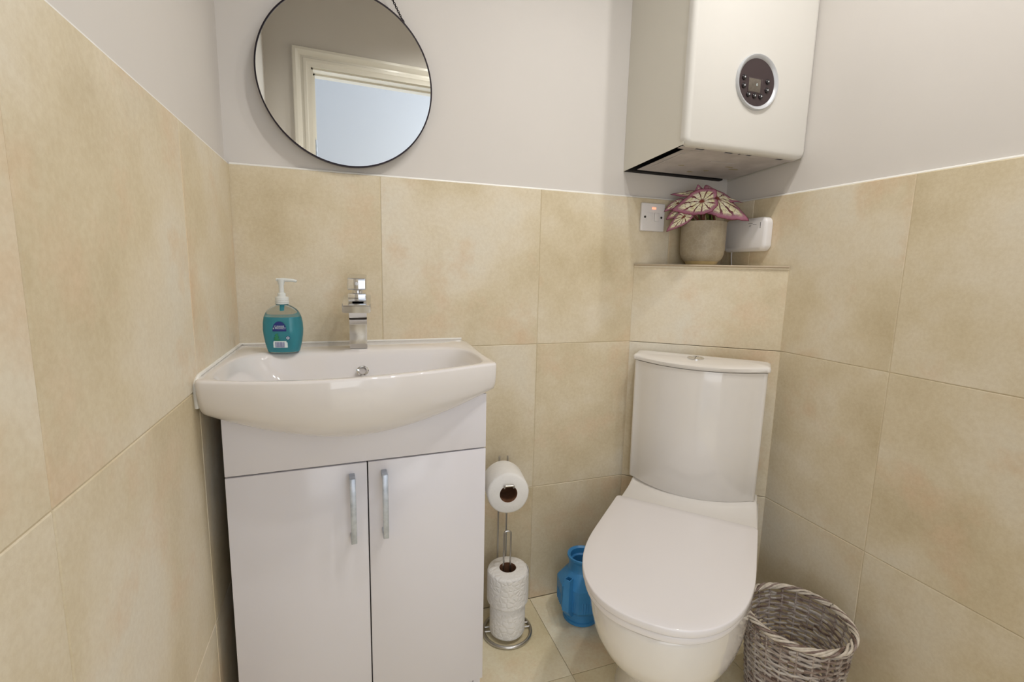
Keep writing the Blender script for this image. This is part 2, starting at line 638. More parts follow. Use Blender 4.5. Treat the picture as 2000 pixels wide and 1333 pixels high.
# ------------------------------------------------------------------ vanity unit
VYAW = 0.035
van = empty('vanity_unit', (0.283, -0.362, 0), VYAW, 'white gloss two-door vanity cabinet standing under the washbasin', 'cabinet')
VW = 0.2515           # half width
VTOP = 0.80
bm = BM()
# carcass: sides, base, back, top rail (local y>0 is towards the wall)
box(bm, -VW, -VW + 0.016, 0.019, 0.335, 0.0, VTOP, 0.0008)
box(bm, VW - 0.016, VW, 0.019, 0.335, 0.0, VTOP, 0.0008)
box(bm, -VW + 0.016, VW - 0.016, 0.025, 0.335, 0.10, 0.116)
box(bm, -VW + 0.016, VW - 0.016, 0.329, 0.335, 0.10, VTOP)
obj('carcass', bm, 'cab', van, smooth=False)
bxo('gap_shade_sheet', (-VW + 0.016, VW - 0.016, 0.0225, 0.027, 0.10, VTOP), 'gap_shade', van, smooth=False)  # dark sheet behind the doors, painting the shade in their gaps
bxo('fascia_panel', (-VW, VW, 0.0, 0.018, 0.6785, VTOP), 'cab', van, bev=0.001)
bxo('plinth', (-VW + 0.016, VW - 0.016, 0.03, 0.045, 0.0, 0.0995), 'cab', van, bev=0.0008)


def handle(cx, z0, z1, par):
    bm = BM()
    box(bm, cx - 0.0055, cx + 0.0055, -0.030, -0.024, z0, z1, 0.0012)
    box(bm, cx - 0.0055, cx + 0.0055, -0.0245, 0.0, z1 - 0.011, z1, 0.0008)
    box(bm, cx - 0.0055, cx + 0.0055, -0.0245, 0.0, z0, z0 + 0.011, 0.0008)
    return obj('handle', bm, 'brushed', par)


for sx in (-1, 1):
    x0, x1 = (-VW, -0.0012) if sx < 0 else (0.0012, VW)
    d = bxo('door', (x0, x1, 0.0, 0.018, 0.102, 0.6755), 'cab', van, bev=0.001)
    d['label'] = 'left cabinet door' if sx < 0 else 'right cabinet door'
    handle(-0.0305 if sx < 0 else 0.0315, 0.519, 0.656, d)

# ------------------------------------------------------------------ washbasin
BT = 0.870
basin = empty('washbasin', (0, 0, BT), 0, 'white ceramic washbasin with bowed front on top of the vanity cabinet', 'washbasin')


def ray_poly(c, a, poly):
    d = Vector((cos(a), sin(a)))
    best = None
    n = len(poly)
    for i in range(n):
        p, q = Vector(poly[i]) - c, Vector(poly[(i + 1) % n]) - c
        e = q - p
        den = d.x * e.y - d.y * e.x
        if abs(den) < 1e-12:
            continue
        t = (p.x * e.y - p.y * e.x) / den
        s = (p.x * d.y - p.y * d.x) / den
        if t > 0 and -1e-9 <= s <= 1 + 1e-9:
            if best is None or t > best:
                best = t
    return c + d * best


def bfront(x, amp=0.080, y0=-0.372, x0=0.003, x1=0.557):
    t = (x - x0) / (x1 - x0)
    return y0 - amp * (1 - abs(2 * t - 0.92) ** 2.2 if True else 0) * (4 * t * (1 - t)) ** 0.25


def basin_outline(off=0.0):
    xs0, xs1 = 0.0035 + off, 0.560 - off
    pts = [(xs0, -0.0015 - off), (xs1, -0.0015 - off)]
    side = [(0.563, -0.06), (0.560, -0.13), (0.5535, -0.22), (0.552, -0.29), (0.553, -0.330)]
    pts += [(x - off, y) for x, y in side]
    # rounded front right corner, bow, rounded front left corner
    pts += [(0.5535 - off, -0.356 + off * .3), (0.5515 - off, -0.3690 + off * .6), (0.543 - off * .7, -0.3760 + off * .9)]
    n = 26
    for i in range(n + 1):
        t = i / n
        x = 0.515 - t * (0.515 - 0.035)
        s = (x - 0.259) / 0.256 if x > 0.259 else (0.259 - x) / 0.235
        # measured bow: corners -.381/-.424, middle -.457
        yb = -0.457 + (0.075 if x > 0.22 else 0.037) * abs((x - 0.22) / (0.295 if x > 0.22 else 0.19)) ** (1.75 if x > 0.22 else 1.9)
        pts.append((x, yb + off))
    pts += [(0.013 + off * .8, -0.4125 + off * .8), (0.0055 + off, -0.4075 + off * .5), (xs0, -0.396)]
    return pts


OUT = basin_outline()
RIMO = basin_outline(0.004)
# inner edge of the bowl
INN = []
for (x, y) in basin_outline(0.0):
    INN.append((x, y))
inner = [(0.060, -0.150), (0.110, -0.138), (0.278, -0.134), (0.440, -0.138), (0.492, -0.150), (0.520, -0.175), (0.533, -0.22), (0.535, -0.300), (0.527, -0.338), (0.505, -0.360),
         (0.45, -0.385), (0.37, -0.412), (0.26, -0.4345), (0.18, -0.4385), (0.10, -0.430), (0.058, -0.416), (0.032, -0.390), (0.022, -0.35), (0.022, -0.26), (0.032, -0.19)]


def smooth_poly(p, it=2):
    for _ in range(it):
        q = []
        for i in range(len(p)):
            a, b = p[i], p[(i + 1) % len(p)]
            q.append((a[0] * .75 + b[0] * .25, a[1] * .75 + b[1] * .25))
            q.append((a[0] * .25 + b[0] * .75, a[1] * .25 + b[1] * .75))
        p = q
    return p


inner = smooth_poly(inner, 2)
BC = Vector((0.278, -0.275))
NB = 220


def basin_ring(poly, zf):
    out = []
    for i in range(NB):
        a = 2 * pi * i / NB
        p = ray_poly(BC, a, poly)
        out.append((p.x, p.y, zf(p.x, p.y) if callable(zf) else zf))
    return out


def zskirt(x, y):
    """bottom of the skirt: deepest in the middle of the front, shallow at the sides"""
    t = max(-1.0, min(1.0, (x - 0.262) / 0.29))
    return -0.138 + 0.078 * abs(t) ** 1.75


def skirt_ring(s):
    """s 0..1 from rim edge down to cabinet line"""
    out = []
    for i in range(NB):
        a = 2 * pi * i / NB
        p = ray_poly(BC, a, OUT)
        zb = zskirt(p.x, p.y)
        # bottom plan position: pulled back to the cabinet front / inwards a little
        yf = max(p.y, -0.352)
        xb = BC.x + (p.x - BC.x) * (0.985 if p.y < -0.30 else 0.99)
        zc = zb if p.y < -0.2 else -0.07
        if -0.32 < p.y < -0.2:
            k = (p.y + 0.32) / 0.12
            zc = zb * (1 - k) - 0.07 * k if zb > -0.07 else -0.07 + min(0, zb + 0.07) * (1 - k)
        dz = -zc
        P0 = (p.x, p.y, -0.005)
        P1 = (p.x, p.y - 0.001, -0.005 - dz * 0.62)
        P2 = (xb * .5 + p.x * .5, p.y * 0.62 + yf * 0.38, -0.005 - dz * 0.88)
        P3 = (xb, yf, zc)
        out.append(tuple((1 - s) ** 3 * q0 + 3 * (1 - s) ** 2 * s * q1 + 3 * (1 - s) * s * s * q2 + s ** 3 * q3 for q0, q1, q2, q3 in zip(P0, P1, P2, P3)))
    return out


rl = []
under = skirt_ring(1.0)
rl.append([(BC.x + (x - BC.x) * 0.80, BC.y + (y - BC.y) * 0.80, z) for x, y, z in under])
rl.append(under)
for k in range(11, -1, -1):
    rl.append(skirt_ring(k / 12))
rl.append([(BC.x + (x - BC.x) * 0.9975, BC.y + (y - BC.y) * 0.9975, -0.0018) for x, y, z in basin_ring(OUT, 0)])
rl.append(basin_ring(RIMO, 0.0))
inn0 = basin_ring(inner, 0)


def mixr(r0, r1, t, z):
    return [(a[0] * (1 - t) + b[0] * t, a[1] * (1 - t) + b[1] * t, z) for a, b in zip(r0, r1)]


rim_in = basin_ring(inner, 0.0)
rimo = basin_ring(RIMO, 0.0)
rl.append(mixr(rimo, rim_in, 0.75, -0.0003))
rl.append(mixr(rimo, rim_in, 0.93, -0.0022))
# bowl: shrink towards the drain
DC = (0.280, -0.262)
prof = [(1.0, 0.006), (0.975, 0.014), (0.945, 0.026), (0.91, 0.040), (0.86, 0.056), (0.79, 0.072), (0.70, 0.085), (0.58, 0.095), (0.44, 0.101), (0.30, 0.105), (0.16, 0.108), (0.075, 0.110)]
for s, dz in prof:
    rl.append([(DC[0] + (x - DC[0]) * s, DC[1] + (y - DC[1]) * s, -dz) for x, y, z in inn0])
bm = BM()
rings(bm, rl, cap0=True, cap1=True)
obj('bowl_body', bm, 'ceramic', basin, angle=60)
# overflow ring set in the rear slope of the bowl
bm = BM()
lathe(bm, [(0.0135, 0.0), (0.0135, 0.0035), (0.0115, 0.005), (0.0090, 0.0045), (0.0082, 0.001), (0.0082, -0.004)], 32, cap0=True, cap1=False)
ov = obj('overflow_ring', bm, 'chrome', basin)
ov.location = (0.284, -0.163, -0.048)
ov.rotation_euler = (radians(52), 0, 0)
bm = BM()
lathe(bm, [(0.0083, 0.0008), (0.0001, 0.0009)], 24, cap0=False)
o2 = obj('overflow_hole', bm, 'galv', basin)
o2.location = ov.location
o2.rotation_euler = ov.rotation_euler
bm = BM()
lathe(bm, [(0.021, 0.0), (0.021, 0.002), (0.015, 0.003), (0.013, 0.001)], 32)
obj('waste', bm, 'chrome', basin, loc=(DC[0], DC[1], -0.1105))
# bead of sealant where the basin meets the left wall
bm = BM()
tube(bm, fillet([(0.0025, -0.002, 0.001), (0.0025, -0.375, 0.001), (0.0025, -0.398, -0.012), (0.0025, -0.392, -0.052)], 0.012), [0.0036] * 16, 8)
obj('sealant_bead', bm, 'sealant', basin)
bm = BM()
tube(bm, [(0.004, -0.0015, 0.0005), (0.560, -0.0015, 0.0005)], 0.0026, 8)
obj('sealant_bead', bm, 'sealant', basin)

# ------------------------------------------------------------------ basin tap
tap = empty('basin_tap', (0.279, -0.092, BT), radians(-4), 'square chrome mixer tap on the back of the washbasin', 'tap')
bm = BM()
# column with a concave front face
rl = []
for k in range(13):
    z = 0.090 * k / 12
    fr = -0.026 + 0.010 * sin(pi * min(1, max(0, (z - 0.018) / 0.075)))
    rl.append([(-0.0205, fr, z), (0.0205, fr, z), (0.0205, 0.022, z), (-0.0205, 0.022, z)])
rings(bm, rl)
es = [e for e in bm.edges if abs(e.verts[0].co.x - e.verts[1].co.x) < 1e-6 and abs(e.verts[0].co.z - e.verts[1].co.z) > 1e-4]
bmesh.ops.bevel(bm, geom=es, offset=0.0018, segments=2, affect='EDGES')
obj('column', bm, 'chrome', tap, angle=30)
bm = BM()
sp_ = [(-0.086, 0.0915), (-0.086, 0.1085), (-0.074, 0.1135), (-0.045, 0.1215), (-0.010, 0.1275), (0.024, 0.1285), (0.024, 0.0915)]
rings(bm, [[(x, y, z) for y, z in sp_] for x in (-0.0310, 0.0310)])
bmesh.ops.bevel(bm, geom=[e for e in bm.edges if abs(e.verts[0].co.x - e.verts[1].co.x) < 1e-6 or e.verts[0].co.y < -0.08], offset=0.0018, segments=2, affect='EDGES')
obj('spout', bm, 'chrome', tap)
bm = BM()
box(bm, -0.0205, 0.0205, -0.040, 0.018, 0.1225, 0.1335, 0.0015, 2)
obj('cartridge_housing', bm, 'chrome', tap)
bm = BM()
lathe(bm, [(0.014, 0.1337), (0.012, 0.1425)], 24)
obj('lever_neck', bm, 'chrome', tap)
bm = BM()
box(bm, -0.0215, 0.0215, -0.046, 0.034, 0.1427, 0.1700, 0.003, 3)
for v in bm.verts:
    v.co.z += (v.co.y + 0.046) * 0.10 * (1 if v.co.z > 0.155 else 0.0)
lv = obj('lever', bm, 'chrome', tap)
bm = BM()
lathe(bm, [(0.0042, 0), (0.0042, 0.0008), (0.0028, 0.0012)], 16)
o = obj('temperature_mark', bm, 'bezel', tap)
o.location = (0, -0.0462, 0.157)
o.rotation_euler = (pi / 2, 0, 0)

# ------------------------------------------------------------------ soap bottle
soap = empty('soap_bottle', (0.114, -0.128, BT + 0.0003), radians(-9), 'clear pump bottle of turquoise liquid hand soap on the washbasin', 'bottle')


def sup(a, b, z, n=56, e=2.5):
    out = []
    for i in range(n):
        t = 2 * pi * i / n
        c, s = cos(t), sin(t)
        out.append((a * math.copysign(abs(c) ** (2 / e), c), b * math.copysign(abs(s) ** (2 / e), s), z))
    return out


BOT = [(0.0315, 0.0225, 0.0), (0.0338, 0.0240, 0.002), (0.0352, 0.0248, 0.008), (0.0386, 0.0260, 0.022), (0.0412, 0.0268, 0.038), (0.0423, 0.0270, 0.052), (0.0415, 0.0268, 0.068), (0.0390, 0.0258, 0.081), (0.0350, 0.0240, 0.090), (0.0295, 0.0212, 0.0970), (0.0230, 0.0180, 0.1020), (0.0165, 0.0150, 0.1055), (0.0128, 0.0128, 0.1070), (0.0125, 0.0125, 0.112)]
bm = BM()
rings(bm, [sup(a, b, z) for a, b, z in BOT], True, False)
rl2 = [sup(a - 0.001, b - 0.001, z + (0.001 if k == 0 else 0)) for k, (a, b, z) in enumerate(BOT)]
rings(bm, list(reversed(rl2)), False, True)
obj('bottle_body', bm, 'clear', soap)
liq = [(a - 0.0012, b - 0.0012, z + 0.0012) for a, b, z in BOT if z < 0.080]
liq.append((0.0378, 0.0248, 0.0805))
bm = BM()
rings(bm, [sup(a, b, z) for a, b, z in liq])
obj('liquid', bm, 'liquid', soap)
bm = BM()
lathe(bm, [(0.0135, 0.1085), (0.0145, 0.1095), (0.0145, 0.1125), (0.0135, 0.113), (0.0145, 0.1135), (0.0145, 0.117), (0.0135, 0.1175), (0.0142, 0.118), (0.0142, 0.1245), (0.010, 0.126), (0.0085, 0.1265), (0.0085, 0.133), (0.0055, 0.1345), (0.0052, 0.150), (0.0072, 0.158), (0.0085, 0.1635), (0.0085, 0.1645)], 32)
pump = obj('pump', bm, 'pump', soap)
bm = BM()
tube(bm, [(-0.010, 0, 0.1635), (0.006, 0, 0.1635), (0.026, 0, 0.1625), (0.033, 0, 0.1605)], [0.0035, 0.0042, 0.0034, 0.0028], 10)
obj('nozzle', bm, 'pump', pump)
bm = BM()
tube(bm, [(0, 0, 0.110), (0, 0, 0.092)], 0.0045, 10)
obj('dip_tube', bm, 'liquid', soap)


def on_front(x, z, lift=0.0006):
    """point on the front face of the bottle"""
    # interpolate section
    for (a0, b0, z0), (a1, b1, z1) in zip(BOT[:-1], BOT[1:]):
        if z0 <= z <= z1:
            t = (z - z0) / (z1 - z0)
            a, b = a0 + (a1 - a0) * t, b0 + (b1 - b0) * t
            break
    e = 2.5
    y = b * (1 - min(1, abs(x / a)) ** e) ** (1 / e)
    return (x, -y - lift, z)


def wrap_mesh(name, me_or_bm, mat, cx, cz, lift=0.0006, par=soap):
    bm = me_or_bm
    for v in bm.verts:
        x, z = v.co.x + cx, v.co.y + cz
        v.co = Vector(on_front(x, z, lift))
    return obj(name, bm, mat, par, smooth=False)


def grid_shape(fn, x0, x1, y0, y1, nx, ny):
    bm = BM()
    vs = {}
    for i in range(nx + 1):
        for j in range(ny + 1):
            x = x0 + (x1 - x0) * i / nx
            y = y0 + (y1 - y0) * j / ny
            vs[i, j] = bm.verts.new((x, y, 0))
    for i in range(nx):
        for j in range(ny):
            cx = x0 + (x1 - x0) * (i + .5) / nx
            cy = y0 + (y1 - y0) * (j + .5) / ny
            if fn(cx, cy):
                bm.faces.new((vs[i, j], vs[i + 1, j], vs[i + 1, j + 1], vs[i, j + 1]))
    for v in [v for v in bm.verts if not v.link_faces]:
        bm.verts.remove(v)
    return bm


def text_bm(body, size):
    o = text_mesh(body, size)
    bm = BM()
    bm.from_mesh(o.data)
    me = o.data
    bpy.data.objects.remove(o)
    # flatten to the front faces only
    bmesh.ops.delete(bm, geom=[f for f in bm.faces if f.normal.z < 0.5], context='FACES')
    for v in bm.verts:
        v.co.z = 0
    return bm


lab = wrap_mesh('label', grid_shape(lambda x, y: (x / 0.0145) ** 2 + (y / 0.0195) ** 2 < 1 and y > 0 and True, -0.015, 0.015, 0, 0.020, 40, 26), 'navy', -0.001, 0.0525)
wrap_mesh('label_edge', grid_shape(lambda x, y: True, -0.0145, 0.0145, -0.003, 0.0005, 20, 3), 'navy', -0.001, 0.0525, par=soap)
wrap_mesh('lettering', text_bm('CLEANSE', 0.0052), 'white_print', -0.001, 0.0605, 0.0009)
wrap_mesh('lettering', text_bm('& PROTECT', 0.0052), 'white_print', -0.001, 0.0562, 0.0009)
wrap_mesh('barcode_patch', grid_shape(lambda x, y: (x + 0.014) > 0.0 and not (abs(x) > 0.0135 and y > 0.012), -0.0155, 0.0155, 0, 0.0150, 30, 10), 'white_print', -0.001, 0.0125)
wrap_mesh('barcode_bars', grid_shape(lambda x, y: (int((x + 0.02) * 1500) * 7) % 5 < 3, -0.0105, 0.010, 0.0005, 0.0128, 60, 2), 'purple_print', -0.001, 0.0125, 0.0009)
wrap_mesh('leaf_print', grid_shape(lambda x, y: abs(x - 0.001 * sin(y * 900)) < 0.006 * (1 - y / 0.02) * (0.5 + 0.5 * abs(sin(y * 700))) + 0.0012, -0.008, 0.008, 0, 0.016, 30, 30), 'mint', -0.0075, 0.0285, 0.0005)
wrap_mesh('round_badge', grid_shape(lambda x, y: x * x + y * y < 0.0042 ** 2, -0.005, 0.005, -0.005, 0.005, 18, 18), 'navy', 0.016, 0.0345)
wrap_mesh('badge_centre', grid_shape(lambda x, y: 0.0015 ** 2 < x * x + y * y < 0.0031 ** 2, -0.005, 0.005, -0.005, 0.005, 18, 18), 'white_print', 0.016, 0.0345, 0.0009)

# ------------------------------------------------------------------ mirror
MR = 0.2035
mir = empty('round_mirror', (0.2715, -0.012, 1.517), 0.0255, 'round wall mirror with thin dark rim hanging from a chain above the washbasin', 'mirror')
bm = BM()
rl = []
for r, y in ((MR - 0.002, 0.004), (MR - 0.002, -0.003)):
    rl.append([(r * cos(2 * pi * i / 128), y, r * sin(2 * pi * i / 128)) for i in range(128)])
rings(bm, rl)
obj('glass', bm, 'mirror', mir, angle=30)
bm = BM()
pr = [(MR - 0.0022, -0.0042), (MR + 0.0012, -0.0042), (MR + 0.0012, 0.005), (MR - 0.0022, 0.005)]
rl = [[(r * cos(2 * pi * i / 128), y, r * sin(2 * pi * i / 128)) for r, y in pr] for i in range(128)]
vr = [[bm.verts.new(p) for p in r] for r in rl]
for i in range(128):
    a, b = vr[i], vr[(i + 1) % 128]
    for k in range(4):
        bm.faces.new((a[k], a[(k + 1) % 4], b[(k + 1) % 4], b[k]))
obj('rim', bm, 'black', mir, angle=30)


def chain(p, q, parent):
    p, q = Vector(p), Vector(q)
    L = (q - p).length
    n = int(L / 0.0046)
    d = (q - p).normalized()
    bm = BM()
    s0 = d.cross(Vector((0, 1, 0))).normalized()
    s1 = Vector((0, 1, 0))
    for i in range(n):
        c = p + d * (L * (i + .5) / n)
        s = s0 if i % 2 else s1
        pts = [c + d * cos(t) * 0.0036 + s * sin(t) * 0.0024 for t in [2 * pi * k / 8 for k in range(8)]]
        tube(bm, pts, 0.0008, 4, closed=True)
    return obj('chain', bm, 'black', parent)


chain((0.134, -0.001, 0.1545), (0.0, 0.003, 0.40), mir)
chain((-0.134, -0.001, 0.1545), (0.0, 0.003, 0.40), mir)
for sx in (-1, 1):
    bm = BM()
    c = Vector((0.132 * sx, -0.001, 0.1555))
    tube(bm, [c + Vector((cos(t) * 0.004, 0, sin(t) * 0.005)) for t in [2 * pi * k / 12 for k in range(12)]], 0.0011, 6, closed=True)
    obj('ring', bm, 'black', mir)
bm = BM()
tube(bm, [(0, 0.022, 0.402), (0, -0.004, 0.402)], 0.0022, 8)
obj('hook', bm, 'black', mir)

# ------------------------------------------------------------------ toilet
TANG = radians(-47.08)
toi = empty('toilet', (PM.x, PM.y, 0), TANG, 'white close-coupled toilet with closed lid in front of the tiled corner boxing', 'toilet')
TCX = 0.0135


def dshape(w, yb, yf, z, cx=TCX, ym=None, e=2.4, rb=0.03, n=40):
    """D outline; y measured out from the wall, stored as -y"""
    if ym is None:
        ym = yb + (yf - yb) * 0.42
    pts = []
    # back right corner (rounded) -> back left
    for k in range(7):
        a = pi / 2 * k / 6
        pts.append((w - rb + rb * sin(pi / 2 - a) if False else w - rb + rb * cos(a), yb + rb - rb * sin(a)))
    for k in range(7):
        a = pi / 2 * k / 6
        pts.append((-w + rb - rb * sin(a), yb + rb - rb * cos(a)))
    for k in range(4):
        pts.append((-w, yb + rb + (ym - yb - rb) * (k + 1) / 4))
    for k in range(1, n):
        t = pi - pi * k / n
        c, s = cos(t), sin(t)
        pts.append((w * math.copysign(abs(c) ** (2 / e), c), ym + (yf - ym) * abs(s) ** (2 / e)))
    for k in range(4):
        pts.append((w, ym + (yb + rb - ym) * k / 4))
    return [(cx + x, -y, z) for x, y in pts]


# pan
bm = BM()
rl = [dshape(0.130, 0.06, 0.575, 0.0), dshape(0.127, 0.06, 0.572, 0.02), dshape(0.121, 0.06, 0.565, 0.08, cx=TCX + .003), dshape(0.122, 0.055, 0.572, 0.13, cx=TCX + .005),
      dshape(0.128, 0.05, 0.592, 0.165, cx=TCX + .008), dshape(0.142, 0.05, 0.625, 0.195, cx=TCX + .010), dshape(0.159, 0.05, 0.665, 0.225, cx=TCX + .010), dshape(0.172, 0.05, 0.694, 0.26, cx=TCX + .008),
      dshape(0.179, 0.05, 0.713, 0.295, cx=TCX + .004), dshape(0.182, 0.05, 0.724, 0.335, cx=TCX + .001), dshape(0.1825, 0.05, 0.729, 0.372), dshape(0.1822, 0.05, 0.7285, 0.3815), dshape(0.180, 0.052, 0.7265, 0.3850),
      dshape(0.140, 0.27, 0.680, 0.3850), dshape(0.125, 0.29, 0.66, 0.36), dshape(0.10, 0.32, 0.60, 0.28), dshape(0.05, 0.36, 0.50, 0.22)]
rings(bm, rl)


def rrect(hw, y0, y1, z, r=0.02, bow=0.0, cx=TCX, n=8, nf=16):
    """rounded rectangle with a bowed front (y out from the wall)"""
    pts = []
    for k in range(n + 1):
        a = pi / 2 * k / n
        pts.append((hw - r + r * cos(a), y0 + r * (1 - sin(a))))
    for k in range(n + 1):
        a = pi / 2 * k / n
        pts.append((-hw + r - r * sin(a), y0 + r * (1 - cos(a))))
    rf = min(r, 0.02)
    for k in range(n + 1):
        a = pi / 2 * k / n
        pts.append((-hw + rf - rf * cos(a), y1 - rf + rf * sin(a)))
    for k in range(1, nf):
        x = (-hw + rf) + (2 * hw - 2 * rf) * k / nf
        pts.append((x, y1 + bow * (1 - (x / (hw - rf)) ** 2)))
    for k in range(n + 1):
        a = pi / 2 * k / n
        pts.append((hw - rf + rf * sin(a), y1 - rf + rf * cos(a)))
    return [(cx + x, -y, z) for x, y in pts]


# shelf behind the seat that carries the cistern
rings(bm, [rrect(0.165, 0.05, 0.24, 0.30, 0.03, 0.0), rrect(0.181, 0.033, 0.262, 0.36, 0.02, 0.0), rrect(0.184, 0.031, 0.262, 0.392, 0.015, 0.0),
           rrect(0.184, 0.031, 0.256, 0.3955, 0.015, 0.0), rrect(0.1825, 0.031, 0.205, 0.3965, 0.012, 0.03), rrect(0.1815, 0.031, 0.160, 0.3990, 0.012, 0.056), rrect(0.181, 0.031, 0.125, 0.4045, 0.012, 0.066),
           rrect(0.180, 0.031, 0.106, 0.412, 0.012, 0.070), rrect(0.178, 0.031, 0.096, 0.4203, 0.012, 0.070)])
obj('pan', bm, 'ceramic_cream', toi, angle=50)
# cistern
CCX = 0.004
bm = BM()
rings(bm, [rrect(0.180, 0.0315, 0.094, 0.4205, 0.010, 0.070, CCX), rrect(0.182, 0.0315, 0.096, 0.424, 0.010, 0.070, CCX), rrect(0.183, 0.0315, 0.097, 0.60, 0.010, 0.070, CCX), rrect(0.184, 0.0315, 0.098, 0.799, 0.010, 0.068, CCX)])
obj('cistern', bm, 'ceramic_cream', toi, angle=45)
bm = BM()
rings(bm, [rrect(0.1865, 0.0315, 0.100, 0.8010, 0.012, 0.068, CCX), rrect(0.1895, 0.0310, 0.103, 0.8035, 0.012, 0.068, CCX), rrect(0.190, 0.0310, 0.1035, 0.812, 0.012, 0.068, CCX), rrect(0.1875, 0.0320, 0.101, 0.8165, 0.012, 0.068, CCX),
           rrect(0.181, 0.0345, 0.0945, 0.8190, 0.012, 0.066, CCX), rrect(0.165, 0.040, 0.085, 0.8205, 0.012, 0.060, CCX), rrect(0.12, 0.05, 0.07, 0.8213, 0.010, 0.045, CCX), rrect(0.06, 0.062, 0.078, 0.8216, 0.007, 0.02, CCX)])
for v in bm.verts:
    if v.co.z > 0.815:
        v.co.z += 0.06 * (0.095 + v.co.y)
obj('cistern_lid', bm, 'ceramic_cream', toi, angle=50)
bm = BM()
lathe(bm, [(0.0235, 0.0), (0.0235, 0.0018), (0.0215, 0.003), (0.0195, 0.003), (0.019, 0.0022), (0.004, 0.0034)], 40)
fb = obj('flush_button', bm, 'chrome', toi, loc=(-0.004, -0.091, 0.8216))
fb.rotation_euler = (0.05, 0, 0)
bm = BM()
box(bm, -0.0006, 0.0006, -0.018, 0.018, 0.0022, 0.0036)
obj('button_split', bm, 'hole', fb, smooth=False)

# seat ring and lid


def plate(z0, z1, w, yb, yf, r=0.005, dome=0.0):
    L = [(r, z0), (r * .3, z0 + r * .3), (0, z0 + r), (0, z1 - r), (r * .3, z1 - r * .3), (r, z1), (0.03, z1 + dome * .4), (0.08, z1 + dome)]
    return [dshape(w - i, yb + i, yf - i, z, rb=max(0.003, 0.012 - i * .1), e=2.4, ym=0.452) for i, z in L]


bm = BM()
rings(bm, plate(0.3895, 0.4045, 0.1800, 0.262, 0.733, 0.003))
obj('seat', bm, 'seat', toi, angle=50)
bm = BM()
rings(bm, plate(0.4075, 0.4235, 0.1845, 0.253, 0.738, 0.0028, 0.0012))
obj('seat_lid', bm, 'seat', toi, angle=50)

# ------------------------------------------------------------------ boiler
BX0, BX1, BY, BZ0, BZ1 = 1.066, RW + 0.0145, -0.277, 1.389, 2.09
boil = empty('boiler', (BX0, 0, BZ0), 0, 'white wall-hung gas boiler with round dark control panel high in the corner', 'boiler')
bw, bd, bh = BX1 - BX0, -BY, BZ1 - BZ0
bm = BM()
t_ = 0.0015
y1 = PT - 0.0005
# side casing: two sides and top, open underneath
box(bm, 0.003, 0.003 + t_, -bd + 0.012, y1, 0.004, bh)
box(bm, bw - t_ - 0.0045, bw - 0.0045, -bd + 0.012, y1, 0.004, bh)
box(bm, 0.004, bw - 0.0045, -bd + 0.012, y1, bh - t_, bh)
box(bm, 0.0055, bw - 0.006, -0.001, y1, 0.05, bh - t_)


def shear(bm):
    """the open bottom of the casing hangs slightly lower at the wall"""
    for v in bm.verts:
        if v.co.z < 0.06:
            v.co.z -= 0.017 * (v.co.y + bd) / bd
    return bm


obj('side_casing', shear(bm), 'boiler_side', boil, smooth=False)


def front_cover():
    """tray shaped cover: rounded rectangle with radiused face edge"""
    bm = BM()
    x0, x1, z0, z1 = 0.0, bw - 0.004, 0.0, bh

    def rr(ins, y, R=0.022, n=8):
        pts = []
        r = max(0.002, R - ins)
        for (cx, cz, a0) in ((x1 - R, z0 + R, -pi / 2), (x1 - R, z1 - R, 0), (x0 + R, z1 - R, pi / 2), (x0 + R, z0 + R, pi)):
            for k in range(n + 1):
                a = a0 + pi / 2 * k / n
                pts.append((cx + (R - ins) * cos(a), y, cz + (R - ins) * sin(a)))
        return pts
    rl = []
    for ins, y in ((0, -bd + 0.021), (0, -bd + 0.013), (0.0008, -bd + 0.009), (0.003, -bd + 0.005), (0.0065, -bd + 0.002), (0.012, -bd)):
        rl.append(rr(ins, y))
    rings(bm, rl, cap0=False, cap1=True)
    # inner skin so the cover has thickness
    rl = []
    for ins, y in ((0, -bd + 0.021), (0.002, -bd + 0.021), (0.002, -bd + 0.012), (0.014, -bd + 0.006)):
        rl.append(rr(ins, y))
    rings(bm, rl, cap0=False, cap1=True)
    return bm


obj('front_cover', front_cover(), 'boiler', boil, angle=35)
# metal underside with slots, slightly above the casing edge
bm = BM()
slots = [(0.055, 0.082), (0.150, 0.178), (0.196, 0.202), (0.222, 0.240), (0.330, 0.352)]
zb = 0.0025
yA, yB = -bd + 0.014, -bd + 0.040
xs = [0.008]
for a, b in slots:
    xs += [a, b]
xs.append(bw - 0.012)
ys0, ys1 = -bd + 0.0225, -bd + 0.0335
for i in range(len(xs) - 1):
    if i % 2 == 0:
        box(bm, xs[i], xs[i + 1], ys0, ys1, zb, zb + 0.0012)
box(bm, 0.008, bw - 0.012, ys1, -bd + 0.040, zb, zb + 0.0012)
